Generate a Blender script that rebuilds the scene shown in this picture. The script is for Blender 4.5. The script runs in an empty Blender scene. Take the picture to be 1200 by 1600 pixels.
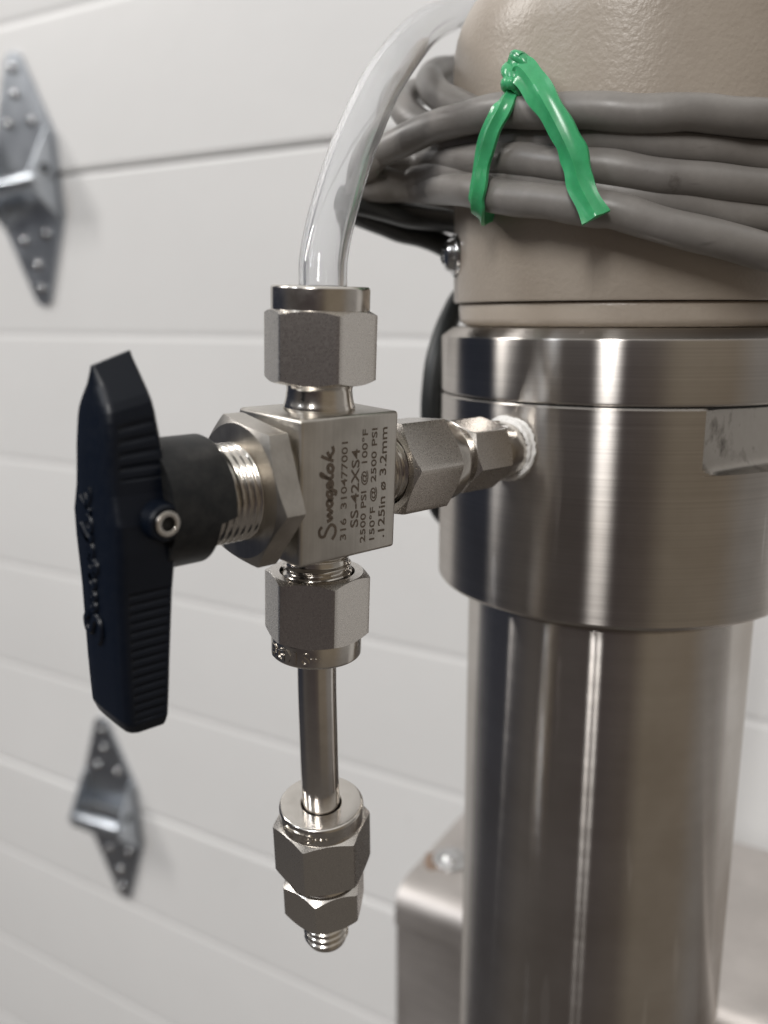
import bpy, bmesh, math, random
from mathutils import Vector, Matrix, Euler

random.seed(7)
MM = 0.001
R_ = math.radians
sc = bpy.context.scene
COL = sc.collection

# ----------------------------------------------------------------- camera
YAW, PITCH, ROLL = 0.8281, 0.2192, -0.0021
CAM_POS = Vector((-79.5168, -101.0178, 23.4305)) * MM
F_PX = 1371.26                       # focal length in pixels of a 1600 px tall frame
fw = Vector((math.cos(YAW)*math.cos(PITCH), math.sin(YAW)*math.cos(PITCH), -math.sin(PITCH)))
rt = Vector((math.sin(YAW), -math.cos(YAW), 0))
up = rt.cross(fw)
c_, s_ = math.cos(ROLL), math.sin(ROLL)
rt, up = c_*rt + s_*up, -s_*rt + c_*up
cam = bpy.data.cameras.new('camera')
cam.sensor_fit = 'VERTICAL'
cam.sensor_height = 7.3
cam.sensor_width = 5.475
cam.lens = F_PX/1600*7.3
cam.clip_start = 0.005
cam.clip_end = 20
cam.dof.use_dof = True
cam.dof.focus_distance = 0.134
cam.dof.aperture_fstop = 2.8
camo = bpy.data.objects.new('camera', cam)
COL.objects.link(camo)
camo.matrix_world = Matrix(((rt.x, up.x, -fw.x, CAM_POS.x), (rt.y, up.y, -fw.y, CAM_POS.y),
                            (rt.z, up.z, -fw.z, CAM_POS.z), (0, 0, 0, 1)))
sc.camera = camo

# ----------------------------------------------------------------- world (dim workshop interior)
world = bpy.data.worlds.new('World')
sc.world = world
world.use_nodes = True
wn, wl = world.node_tree.nodes, world.node_tree.links
wn.clear()
w_out = wn.new('ShaderNodeOutputWorld')
w_bg = wn.new('ShaderNodeBackground')
w_tc = wn.new('ShaderNodeTexCoord')
w_sx = wn.new('ShaderNodeSeparateXYZ')
wl.new(w_tc.outputs['Generated'], w_sx.inputs[0])
w_at = wn.new('ShaderNodeMath')
w_at.operation = 'ARCTAN2'
wl.new(w_sx.outputs['Y'], w_at.inputs[0])
wl.new(w_sx.outputs['X'], w_at.inputs[1])
w_mp = wn.new('ShaderNodeMapRange')
w_mp.inputs['From Min'].default_value = -math.pi
w_mp.inputs['From Max'].default_value = math.pi
wl.new(w_at.outputs[0], w_mp.inputs['Value'])
# unseen room as tones by azimuth, shaped for the reflections in the steel
w_cr = wn.new('ShaderNodeValToRGB')
ROOM = [(0.00, (0.060, 0.052, 0.050)), (0.10, (0.055, 0.045, 0.046)), (0.15, (0.085, 0.068, 0.058)), (0.185, (0.20, 0.168, 0.128)),
        (0.28, (0.21, 0.175, 0.135)), (0.33, (0.24, 0.225, 0.21)), (0.55, (0.28, 0.27, 0.26)), (0.70, (0.22, 0.22, 0.22)),
        (0.735, (0.030, 0.035, 0.050)), (0.87, (0.028, 0.032, 0.045)), (0.93, (0.085, 0.078, 0.075)), (1.0, (0.060, 0.052, 0.050))]
cr = w_cr.color_ramp
cr.elements[0].position, cr.elements[0].color = ROOM[0][0], ROOM[0][1] + (1,)
cr.elements[1].position, cr.elements[1].color = ROOM[-1][0], ROOM[-1][1] + (1,)
for p_, c3 in ROOM[1:-1]:
    e = cr.elements.new(p_)
    e.color = c3 + (1,)
wl.new(w_mp.outputs['Result'], w_cr.inputs['Fac'])
w_mr = wn.new('ShaderNodeMapRange')
w_mr.inputs['From Min'].default_value = 0.42
w_mr.inputs['From Max'].default_value = 0.85
wl.new(w_sx.outputs['Z'], w_mr.inputs['Value'])
w_mix = wn.new('ShaderNodeMix')
w_mix.data_type = 'RGBA'
w_mix.inputs['B'].default_value = (0.78, 0.765, 0.74, 1)          # ceiling
wl.new(w_mr.outputs['Result'], w_mix.inputs['Factor'])
wl.new(w_cr.outputs['Color'], w_mix.inputs['A'])
w_mf = wn.new('ShaderNodeMapRange')
w_mf.inputs['From Min'].default_value = -0.35
w_mf.inputs['From Max'].default_value = -0.75
wl.new(w_sx.outputs['Z'], w_mf.inputs['Value'])
w_mix2 = wn.new('ShaderNodeMix')
w_mix2.data_type = 'RGBA'
w_mix2.inputs['B'].default_value = (0.115, 0.104, 0.094, 1)        # floor
wl.new(w_mf.outputs['Result'], w_mix2.inputs['Factor'])
wl.new(w_mix.outputs['Result'], w_mix2.inputs['A'])
wl.new(w_mix2.outputs['Result'], w_bg.inputs['Color'])
w_bg.inputs['Strength'].default_value = 1.0
wl.new(w_bg.outputs[0], w_out.inputs[0])

# ----------------------------------------------------------------- workshop tube lamps
def tube_lamp(name, az, dist, height, length, width, power, color, target=(0.05, 0.0, 0.0)):
    ld = bpy.data.lights.new(name, 'AREA')
    ld.shape = 'RECTANGLE'
    ld.size, ld.size_y = length, width
    ld.energy = power
    ld.color = color
    lo = bpy.data.objects.new(name, ld)
    COL.objects.link(lo)
    p = Vector((0.08 + dist*math.cos(R_(az)), dist*math.sin(R_(az)), height))
    z = (p - Vector(target)).normalized()
    x = Vector((math.cos(R_(az)), math.sin(R_(az)), 0))
    x = (x - z*x.dot(z)).normalized()
    y = z.cross(x)
    lo.matrix_world = Matrix(((x.x, y.x, z.x, p.x), (x.y, y.y, z.y, p.y), (x.z, y.z, z.z, p.z), (0, 0, 0, 1)))
    return lo

tube_lamp('ceiling_lamp', 204, 2.9, 2.0, 1.3, 0.09, 31, (1.0, 0.98, 0.955))
tube_lamp('ceiling_lamp', 209, 2.9, 2.0, 1.3, 0.09, 24, (1.0, 0.98, 0.955))
tube_lamp('ceiling_lamp', 131, 2.6, 1.75, 1.3, 0.10, 37, (1.0, 0.972, 0.94))
tube_lamp('ceiling_lamp', 166, 3.2, 2.1, 1.3, 0.13, 22, (0.88, 0.93, 1.0))

sc.view_settings.view_transform = 'Standard'
sc.view_settings.look = 'None'
sc.view_settings.exposure = 0.09
sc.view_settings.gamma = 1.0
sc.view_settings.use_curve_mapping = False
sc.cycles.max_bounces = 12
sc.cycles.transmission_bounces = 10
sc.cycles.glossy_bounces = 6

# ================================================================= materials
def new_mat(name):
    m = bpy.data.materials.new(name)
    m.use_nodes = True
    n, l = m.node_tree.nodes, m.node_tree.links
    b = n['Principled BSDF']
    return m, n, l, b

def noise(n, l, scale, detail=3, rough=0.55, stretch=None, coord='Object'):
    tc = n.new('ShaderNodeTexCoord')
    nz = n.new('ShaderNodeTexNoise')
    nz.inputs['Scale'].default_value = scale
    nz.inputs['Detail'].default_value = detail
    nz.inputs['Roughness'].default_value = rough
    if stretch:
        mp = n.new('ShaderNodeMapping')
        mp.inputs['Scale'].default_value = stretch
        l.new(tc.outputs[coord], mp.inputs['Vector'])
        l.new(mp.outputs['Vector'], nz.inputs['Vector'])
    else:
        l.new(tc.outputs[coord], nz.inputs['Vector'])
    return nz

def ramp(n, l, src, stops):
    r = n.new('ShaderNodeValToRGB')
    el = r.color_ramp.elements
    el[0].position, el[0].color = stops[0][0], tuple(stops[0][1]) + (1,)
    el[1].position, el[1].color = stops[-1][0], tuple(stops[-1][1]) + (1,)
    for p, c in stops[1:-1]:
        e = el.new(p)
        e.color = tuple(c) + (1,)
    l.new(src, r.inputs['Fac'])
    return r

def mrange(n, l, src, a, b, fa=0.3, fb=0.7):
    m = n.new('ShaderNodeMapRange')
    m.inputs['From Min'].default_value = fa
    m.inputs['From Max'].default_value = fb
    m.inputs['To Min'].default_value = a
    m.inputs['To Max'].default_value = b
    l.new(src, m.inputs['Value'])
    return m

def add_bump(n, l, b, src, strength, dist, prev=None):
    bp = n.new('ShaderNodeBump')
    bp.inputs['Strength'].default_value = strength
    bp.inputs['Distance'].default_value = dist
    l.new(src, bp.inputs['Height'])
    if prev is not None:
        l.new(prev.outputs['Normal'], bp.inputs['Normal'])
    l.new(bp.outputs['Normal'], b.inputs['Normal'])
    return bp

def steel(name, c0, c1, r0, r1, scale=900, speck=0.0, brush=None, aniso=0.0, bump=0.0, bscale=4000):
    m, n, l, b = new_mat(name)
    b.inputs['Metallic'].default_value = 1.0
    nz = noise(n, l, scale, 4)
    cr = ramp(n, l, nz.outputs['Fac'], [(0.3, c0), (0.7, c1)])
    l.new(cr.outputs['Color'], b.inputs['Base Color'])
    rr = mrange(n, l, nz.outputs['Fac'], r0, r1)
    l.new(rr.outputs['Result'], b.inputs['Roughness'])
    bp = None
    if brush:
        nb = noise(n, l, 1.0, 3, 0.7, brush)
        bp = add_bump(n, l, b, nb.outputs['Fac'], 0.25, 0.00002)
        cm = n.new('ShaderNodeMix')
        cm.data_type = 'RGBA'
        cm.blend_type = 'MULTIPLY'
        cm.inputs['Factor'].default_value = 0.45
        br = ramp(n, l, nb.outputs['Fac'], [(0.3, (0.72, 0.72, 0.72)), (0.7, (1, 1, 1))])
        l.new(cr.outputs['Color'], cm.inputs['A'])
        l.new(br.outputs['Color'], cm.inputs['B'])
        l.new(cm.outputs['Result'], b.inputs['Base Color'])
    if bump:
        nb2 = noise(n, l, bscale, 2, 0.6)
        add_bump(n, l, b, nb2.outputs['Fac'], bump, 0.00003, bp)
    if aniso:
        tg = n.new('ShaderNodeTangent')
        tg.direction_type = 'RADIAL'
        tg.axis = 'Z'
        l.new(tg.outputs['Tangent'], b.inputs['Tangent'])
        b.inputs['Anisotropic'].default_value = aniso
        b.inputs['Anisotropic Rotation'].default_value = 0.25
    return m

M = {}
M['tumbled'] = steel('tumbled_steel', (0.57, 0.54, 0.51), (0.67, 0.64, 0.60), 0.25, 0.31, 4200, bump=0.28, bscale=7000)
M['machined'] = steel('machined_steel', (0.58, 0.55, 0.51), (0.66, 0.63, 0.59), 0.16, 0.26, 500)
M['body'] = steel('milled_body_steel', (0.53, 0.50, 0.455), (0.62, 0.59, 0.545), 0.31, 0.38, 250, brush=(2500, 2500, 60))
M['thread'] = steel('thread_steel', (0.60, 0.57, 0.52), (0.70, 0.66, 0.61), 0.14, 0.22, 600)
M['polished'] = steel('polished_tube_steel', (0.56, 0.53, 0.50), (0.64, 0.61, 0.58), 0.12, 0.16, 300)

def lathe_steel(name, col, rough, aniso, brush, tint=0.25):
    """turned on a lathe: fine rings smear reflections up and down"""
    m, n, l, b = new_mat(name)
    out = n['Material Output']
    g = n.new('ShaderNodeBsdfAnisotropic')
    g.distribution = 'BECKMANN'
    nb = noise(n, l, 1.0, 3, 0.65, brush)
    nz = noise(n, l, 35, 4, 0.6)
    c1 = ramp(n, l, nb.outputs['Fac'], [(0.3, tuple(c*(1 - tint) for c in col)), (0.7, col)])
    c2 = ramp(n, l, nz.outputs['Fac'], [(0.28, (0.80, 0.78, 0.755)), (0.62, (1, 1, 1))])
    mx = n.new('ShaderNodeMix')
    mx.data_type = 'RGBA'
    mx.blend_type = 'MULTIPLY'
    mx.inputs['Factor'].default_value = 1.0
    l.new(c1.outputs['Color'], mx.inputs['A'])
    l.new(c2.outputs['Color'], mx.inputs['B'])
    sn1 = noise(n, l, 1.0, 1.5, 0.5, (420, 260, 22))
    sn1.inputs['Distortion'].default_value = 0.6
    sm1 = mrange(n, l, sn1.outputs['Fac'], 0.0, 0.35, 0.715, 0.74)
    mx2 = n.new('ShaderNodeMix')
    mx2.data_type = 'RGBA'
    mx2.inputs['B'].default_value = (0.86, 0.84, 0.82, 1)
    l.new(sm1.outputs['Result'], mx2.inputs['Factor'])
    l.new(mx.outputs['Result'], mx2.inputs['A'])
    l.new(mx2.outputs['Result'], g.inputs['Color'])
    rr = mrange(n, l, nb.outputs['Fac'], rough*0.97, rough*1.03)
    l.new(rr.outputs['Result'], g.inputs['Roughness'])
    g.inputs['Anisotropy'].default_value = aniso
    tg = n.new('ShaderNodeTangent')
    tg.direction_type = 'RADIAL'
    tg.axis = 'Z'
    l.new(tg.outputs['Tangent'], g.inputs['Tangent'])
    l.new(g.outputs['BSDF'], out.inputs['Surface'])
    return m

M['turned'] = lathe_steel('turned_steel', (0.61, 0.58, 0.55), 0.315, 0.66, (6, 6, 3000), 0.15)
M['column'] = lathe_steel('column_steel', (0.66, 0.63, 0.60), 0.25, 0.79, (5, 5, 500), 0.035)
M['sheet'] = steel('sheet_steel', (0.58, 0.545, 0.52), (0.66, 0.625, 0.60), 0.52, 0.60, 30, brush=(60, 60, 900))
M['zinc'] = steel('galvanised_steel', (0.46, 0.495, 0.54), (0.60, 0.63, 0.67), 0.30, 0.38, 60)
M['screw'] = steel('bright_screw_steel', (0.5, 0.5, 0.5), (0.62, 0.62, 0.62), 0.12, 0.2, 800)

# worn flat: smeared dark stains on bright milled steel
m, n, l, b = new_mat('stained_flat_steel')
b.inputs['Metallic'].default_value = 1.0
nz = noise(n, l, 1.0, 5, 0.7, (190, 190, 120))
crr = ramp(n, l, nz.outputs['Fac'], [(0.30, (0.32, 0.295, 0.265)), (0.54, (0.35, 0.325, 0.295)), (0.62, (0.24, 0.22, 0.195)), (0.70, (0.10, 0.088, 0.078))])
l.new(crr.outputs['Color'], b.inputs['Base Color'])
b.inputs['Roughness'].default_value = 0.34
M['flat'] = m

m, n, l, b = new_mat('black_moulded_plastic')
b.inputs['Base Color'].default_value = (0.003, 0.0055, 0.0115, 1)
nz = noise(n, l, 900, 3)
rr = mrange(n, l, nz.outputs['Fac'], 0.30, 0.42)
l.new(rr.outputs['Result'], b.inputs['Roughness'])
b.inputs['Specular IOR Level'].default_value = 0.30
add_bump(n, l, b, nz.outputs['Fac'], 0.25, 0.00002)
M['black'] = m

m, n, l, b = new_mat('dusty_black_plastic')
nz = noise(n, l, 500, 5, 0.7)
crr = ramp(n, l, nz.outputs['Fac'], [(0.4, (0.009, 0.010, 0.011)), (0.75, (0.028, 0.0275, 0.027))])
l.new(crr.outputs['Color'], b.inputs['Base Color'])
b.inputs['Roughness'].default_value = 0.5
b.inputs['Specular IOR Level'].default_value = 0.3
M['hub'] = m

m, n, l, b = new_mat('etched_lettering')
b.inputs['Base Color'].default_value = (0.12, 0.092, 0.068, 1)
b.inputs['Metallic'].default_value = 0.3
b.inputs['Roughness'].default_value = 0.55
M['etch'] = m

m, n, l, b = new_mat('beige_textured_paint')
nz = noise(n, l, 1250, 2.5, 0.5)
nz2 = noise(n, l, 60, 4, 0.6)
crr = ramp(n, l, nz2.outputs['Fac'], [(0.3, (0.38, 0.325, 0.27)), (0.7, (0.43, 0.375, 0.315))])
l.new(crr.outputs['Color'], b.inputs['Base Color'])
b.inputs['Roughness'].default_value = 0.34
add_bump(n, l, b, nz.outputs['Fac'], 0.36, 0.00025)
M['beige'] = m

m, n, l, b = new_mat('grey_cable_sheath')
nz = noise(n, l, 120, 5, 0.65)
crr = ramp(n, l, nz.outputs['Fac'], [(0.26, (0.12, 0.108, 0.098)), (0.34, (0.185, 0.172, 0.160)), (0.62, (0.225, 0.210, 0.195)), (0.80, (0.28, 0.262, 0.245))])
sc1 = noise(n, l, 1.0, 3, 0.6, (70, 70, 420))
scm = mrange(n, l, sc1.outputs['Fac'], 0.0, 0.55, 0.66, 0.74)
scx = n.new('ShaderNodeMix')
scx.data_type = 'RGBA'
scx.inputs['B'].default_value = (0.075, 0.066, 0.06, 1)
l.new(scm.outputs['Result'], scx.inputs['Factor'])
l.new(crr.outputs['Color'], scx.inputs['A'])
l.new(scx.outputs['Result'], b.inputs['Base Color'])
rr = mrange(n, l, nz.outputs['Fac'], 0.30, 0.46)
l.new(rr.outputs['Result'], b.inputs['Roughness'])
nz3 = noise(n, l, 260, 3, 0.6)
add_bump(n, l, b, nz3.outputs['Fac'], 0.25, 0.0002)
M['grey'] = m

m, n, l, b = new_mat('dark_shaded_sheath')
b.inputs['Base Color'].default_value = (0.016, 0.018, 0.018, 1)  # black of the lower run, also holds the shade on the grey upper loop
b.inputs['Roughness'].default_value = 0.42
M['shadedcable'] = m

m, n, l, b = new_mat('green_tie_plastic')
nz = noise(n, l, 350, 3)
crr = ramp(n, l, nz.outputs['Fac'], [(0.3, (0.045, 0.34, 0.135)), (0.7, (0.070, 0.43, 0.185))])
l.new(crr.outputs['Color'], b.inputs['Base Color'])
b.inputs['Roughness'].default_value = 0.22
b.inputs['Subsurface Weight'].default_value = 0.4
b.inputs['Subsurface Radius'].default_value = (0.0004, 0.001, 0.0005)
b.inputs['Subsurface Scale'].default_value = 1.0
add_bump(n, l, b, nz.outputs['Fac'], 0.2, 0.0001)
M['green'] = m

m, n, l, b = new_mat('clear_hose_plastic')
b.inputs['Base Color'].default_value = (0.965, 0.97, 0.98, 1)
b.inputs['Roughness'].default_value = 0.05
b.inputs['IOR'].default_value = 1.40
b.inputs['Transmission Weight'].default_value = 0.87
M['hose'] = m

m, n, l, b = new_mat('white_sealing_tape')
nz = noise(n, l, 900, 3)
b.inputs['Base Color'].default_value = (0.78, 0.77, 0.75, 1)
b.inputs['Roughness'].default_value = 0.6
add_bump(n, l, b, nz.outputs['Fac'], 0.6, 0.0002)
M['tape'] = m

m, n, l, b = new_mat('white_door_paint')
nz = noise(n, l, 5, 4, 0.6)
crr = ramp(n, l, nz.outputs['Fac'], [(0.3, (0.74, 0.735, 0.725)), (0.7, (0.78, 0.775, 0.765))])
sp = noise(n, l, 150, 2, 0.5)
spm = mrange(n, l, sp.outputs['Fac'], 0.0, 0.35, 0.74, 0.78)
spx = n.new('ShaderNodeMix')
spx.data_type = 'RGBA'
spx.inputs['B'].default_value = (0.50, 0.48, 0.45, 1)
l.new(spm.outputs['Result'], spx.inputs['Factor'])
l.new(crr.outputs['Color'], spx.inputs['A'])
l.new(spx.outputs['Result'], b.inputs['Base Color'])
b.inputs['Roughness'].default_value = 0.42
nz2 = noise(n, l, 55, 3, 0.6)
add_bump(n, l, b, nz2.outputs['Fac'], 0.12, 0.0012)
M['door'] = m

m, n, l, b = new_mat('dark_socket')
b.inputs['Base Color'].default_value = (0.01, 0.01, 0.01, 1)
b.inputs['Roughness'].default_value = 0.6
M['socket'] = m

m, n, l, b = new_mat('rust_stain')
nz = noise(n, l, 900, 4)
crr = ramp(n, l, nz.outputs['Fac'], [(0.3, (0.17, 0.095, 0.06)), (0.7, (0.30, 0.23, 0.18))])
l.new(crr.outputs['Color'], b.inputs['Base Color'])
b.inputs['Roughness'].default_value = 0.8
M['rust'] = m

# ================================================================= mesh helpers (millimetres in, metres out)
def link(name, mesh, parent=None, mat=None):
    o = bpy.data.objects.new(name, mesh)
    COL.objects.link(o)
    if parent:
        o.parent = parent
    if mat:
        mesh.materials.append(M[mat])
    return o

def tag(o, label, cat, group=None, kind=None):
    if label:
        o['label'] = label
    if cat:
        o['category'] = cat
    if group:
        o['group'] = group
    if kind:
        o['kind'] = kind
    return o

def empty(name, loc=(0, 0, 0), rot=(0, 0, 0)):
    o = bpy.data.objects.new(name, None)
    o.empty_display_size = 0.01
    COL.objects.link(o)
    o.location = Vector(loc)*MM
    o.rotation_euler = rot
    return o

def mk(name, V, F, mat, parent=None, mtx=None, sharp=32, smooth=True, recalc=True):
    me = bpy.data.meshes.new(name)
    vs = [Vector(v) for v in V]
    if mtx is not None:
        vs = [mtx @ v for v in vs]
    me.from_pydata([v*MM for v in vs], [], F)
    me.validate()
    if recalc:
        bm = bmesh.new()
        bm.from_mesh(me)
        bmesh.ops.remove_doubles(bm, verts=bm.verts, dist=1e-7)
        bmesh.ops.recalc_face_normals(bm, faces=bm.faces)
        bm.to_mesh(me)
        bm.free()
    if smooth:
        me.polygons.foreach_set('use_smooth', [True]*len(me.polygons))
        me.set_sharp_from_angle(angle=R_(sharp))
    me.update()
    return link(name, me, parent, mat)

AX_X = Matrix(((0, 0, 1, 0), (0, 1, 0, 0), (-1, 0, 0, 0), (0, 0, 0, 1)))       # local z -> +X

def grid_faces(nr, nc, wrap=True, off=0):
    F = []
    for i in range(nr - 1):
        for j in range(nc if wrap else nc - 1):
            k = (j + 1) % nc
            F.append((off + i*nc + j, off + i*nc + k, off + (i+1)*nc + k, off + (i+1)*nc + j))
    return F

def lathe(prof, seg=96, closed=False):
    V = []
    for r, h in prof:
        for j in range(seg):
            a = 2*math.pi*j/seg
            V.append((r*math.cos(a), r*math.sin(a), h))
    F = grid_faces(len(prof), seg)
    if closed:
        n0 = (len(prof) - 1)*seg
        for j in range(seg):
            k = (j + 1) % seg
            F.append((n0 + j, n0 + k, k, j))
    return V, F

def round_prof(prof, rad, n=4):
    """round the inner corners of an open (r,h) polyline"""
    out = [prof[0]]
    for i in range(1, len(prof) - 1):
        p0, p, p1 = Vector(prof[i-1]), Vector(prof[i]), Vector(prof[i+1])
        d0, d1 = (p0 - p), (p1 - p)
        r = min(rad, d0.length*0.45, d1.length*0.45)
        if r < 1e-4:
            out.append(tuple(p))
            continue
        a, c = p + d0.normalized()*r, p + d1.normalized()*r
        for k in range(n + 1):
            t = k/n
            q = (1-t)*(1-t)*a + 2*t*(1-t)*p + t*t*c
            out.append((q.x, q.y))
    out.append(prof[-1])
    return out

def hexnut(af, h0, h1, bore0, bore1=None, ch0=True, ch1=True, phi=0.0, seg=120, slope=0.5, er=0.10):
    """hexagon with turned chamfers and a bore; per-column geometry keeps the chamfer arcs exact"""
    bore1 = bore0 if bore1 is None else bore1
    apo = af/2
    rc = apo*0.985
    rows = [[] for _ in range(8)]
    for j in range(seg):
        a = 2*math.pi*j/seg
        d = ((a + math.pi/6) % (math.pi/3)) - math.pi/6
        # slightly rounded corners
        rh = min(apo/math.cos(d), apo/math.cos(math.pi/6) - er*0.6)
        dz0 = (rh - rc)*slope if ch0 else 0.03
        dz1 = (rh - rc)*slope if ch1 else 0.03
        r0 = rc if ch0 else rh - 0.03
        r1 = rc if ch1 else rh - 0.03
        rows[0].append((bore0, h0 + 1.2, a))
        rows[1].append((bore0, h0, a))
        rows[2].append((r0, h0, a))
        rows[3].append((rh, h0 + dz0, a))
        rows[4].append((rh, h1 - dz1, a))
        rows[5].append((r1, h1, a))
        rows[6].append((bore1, h1, a))
        rows[7].append((bore1, h1 - 1.2, a))
    V = [(r*math.cos(a + phi), r*math.sin(a + phi), h) for row in rows for r, h, a in row]
    return V, grid_faces(8, seg)

def screw_thread(r, h0, h1, pitch, depth, seg=72, core=True):
    n = max(8, int((h1 - h0)/pitch*9))
    V = []
    for i in range(n + 1):
        h = h0 + (h1 - h0)*i/n
        for j in range(seg):
            a = 2*math.pi*j/seg
            t = (h/pitch - j/seg) % 1.0
            tri = abs(t*2 - 1)
            e = min(1.0, min(h - h0, h1 - h)/pitch*1.2)
            f = min(1, max(0, (tri - 0.12)/0.76))
            rr = r - depth*(1 - f*e)
            V.append((rr*math.cos(a), rr*math.sin(a), h))
    F = grid_faces(n + 1, seg)
    F.append(tuple(range(seg)))
    F.append(tuple(n*seg + j for j in range(seg)))
    return V, F

def spline(pts, n=10, closed=False):
    P = [Vector(p) for p in pts]
    N = len(P)
    out = []
    rng = N if closed else N - 1
    for i in range(rng):
        g = (lambda k: P[k % N]) if closed else (lambda k: P[min(max(k, 0), N-1)])
        a, b_, c, d = g(i-1), g(i), g(i+1), g(i+2)
        for k in range(n):
            t = k/n
            out.append(0.5*((2*b_) + (c - a)*t + (2*a - 5*b_ + 4*c - d)*t*t + (3*b_ - a - 3*c + d)*t**3))
    if not closed:
        out.append(P[-1])
    return out

def smooth_path(P, it, closed=False):
    for _ in range(it):
        Q = list(P)
        for i in range(len(P)):
            if not closed and (i == 0 or i == len(P) - 1):
                continue
            Q[i] = P[i]*0.5 + (P[i-1] + P[(i+1) % len(P)])*0.25
        P = Q
    return P

def sweep(P, section, closed=False, upref=None, cap=True):
    """section: list of (a,b) offsets, or function(i,t)->list"""
    V, N = [], len(P)
    fx = None
    for i in range(N):
        if closed:
            t = (P[(i+1) % N] - P[i-1]).normalized()
        else:
            t = (P[min(i+1, N-1)] - P[max(i-1, 0)]).normalized()
        if upref is not None:
            x = upref[i] if isinstance(upref, list) else upref
            x = (x - t*x.dot(t)).normalized()
        else:
            if fx is None:
                fx = Vector((0, 0, 1)) if abs(t.z) < 0.8 else Vector((1, 0, 0))
            x = (fx - t*fx.dot(t)).normalized()
            fx = x
        y = t.cross(x)
        S = section(i, i/(N-1)) if callable(section) else section
        for a, b_ in S:
            V.append(P[i] + x*a + y*b_)
    k = len(S)
    F = grid_faces(N, k)
    if closed:
        o = (N-1)*k
        F += [(o + j, o + (j+1) % k, (j+1) % k, j) for j in range(k)]
    elif cap:
        F.append(tuple(range(k)))
        F.append(tuple((N-1)*k + j for j in range(k)))
    return V, F

def ring(r, n=24, ry=None):
    ry = r if ry is None else ry
    return [(r*math.cos(2*math.pi*j/n), ry*math.sin(2*math.pi*j/n)) for j in range(n)]

def rbox(name, lo, hi, bev, mat, parent=None, mtx=None, seg=3):
    bm = bmesh.new()
    bmesh.ops.create_cube(bm, size=1.0)
    lo, hi = Vector(lo), Vector(hi)
    for v in bm.verts:
        v.co = Vector([lo[k] + (v.co[k] + 0.5)*(hi[k] - lo[k]) for k in range(3)])
    if bev:
        bmesh.ops.bevel(bm, geom=bm.edges[:], offset=bev, segments=seg, affect='EDGES', profile=0.5)
    for v in bm.verts:
        v.co = (mtx @ v.co if mtx is not None else v.co)*MM
    bmesh.ops.recalc_face_normals(bm, faces=bm.faces)
    me = bpy.data.meshes.new(name)
    bm.to_mesh(me)
    bm.free()
    me.polygons.foreach_set('use_smooth', [True]*len(me.polygons))
    me.set_sharp_from_angle(angle=R_(40))
    return link(name, me, parent, mat)

def prism(poly, t0, t1, bev=0.0):
    """extrude polygon (x,y) from z=t0 to t1"""
    k = len(poly)
    V = [(x, y, t0) for x, y in poly] + [(x, y, t1) for x, y in poly]
    F = [tuple(range(k)), tuple(k + j for j in range(k))] + [(j, (j+1) % k, k + (j+1) % k, k + j) for j in range(k)]
    return V, F

def text_mesh(txt, extrude=0.0, offset=0.0, res=3):
    cu = bpy.data.curves.new('lettering', 'FONT')
    cu.body = txt
    cu.size = 1.0
    cu.extrude = extrude
    cu.offset = offset
    cu.resolution_u = res
    o = bpy.data.objects.new('lettering', cu)
    COL.objects.link(o)
    dg = bpy.context.evaluated_depsgraph_get()
    me = bpy.data.meshes.new_from_object(o.evaluated_get(dg))
    V = [tuple(v.co) for v in me.vertices]
    F = [tuple(p.vertices) for p in me.polygons]
    bpy.data.objects.remove(o)
    bpy.data.curves.remove(cu)
    bpy.data.meshes.remove(me)
    return V, F

def fit_box(V, w, h, z=None):
    xs = [v[0] for v in V]
    ys = [v[1] for v in V]
    x0, x1, y0, y1 = min(xs), max(xs), min(ys), max(ys)
    return [((v[0]-x0)/(x1-x0)*w, (v[1]-y0)/(y1-y0)*h, v[2] if z is None else z) for v in V]

def stroke(pts, w, n=6, depth=0.0):
    """flat (or raised) ribbon along a 2-D polyline with rounded joins"""
    P = spline([(x, y, 0) for x, y in pts], n)
    V, F = [], []
    N = len(P)
    for i in range(N):
        t = (P[min(i+1, N-1)] - P[max(i-1, 0)]).normalized()
        nn = Vector((-t.y, t.x, 0))
        ww = (w(i/(N-1)) if callable(w) else w)/2
        q = P[i]
        if depth:
            V += [q + nn*ww, q + nn*ww*0.6 + Vector((0, 0, depth)), q - nn*ww*0.6 + Vector((0, 0, depth)), q - nn*ww]
        else:
            V += [q + nn*ww, q - nn*ww]
    k = 4 if depth else 2
    for i in range(N - 1):
        for j in range(k - 1):
            F.append((i*k + j, i*k + j + 1, (i+1)*k + j + 1, (i+1)*k + j))
    return [tuple(v) for v in V], F

def join(parts):
    V, F = [], []
    for v, f in parts:
        o = len(V)
        V += list(v)
        F += [tuple(i + o for i in q) for q in f]
    return V, F

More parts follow.
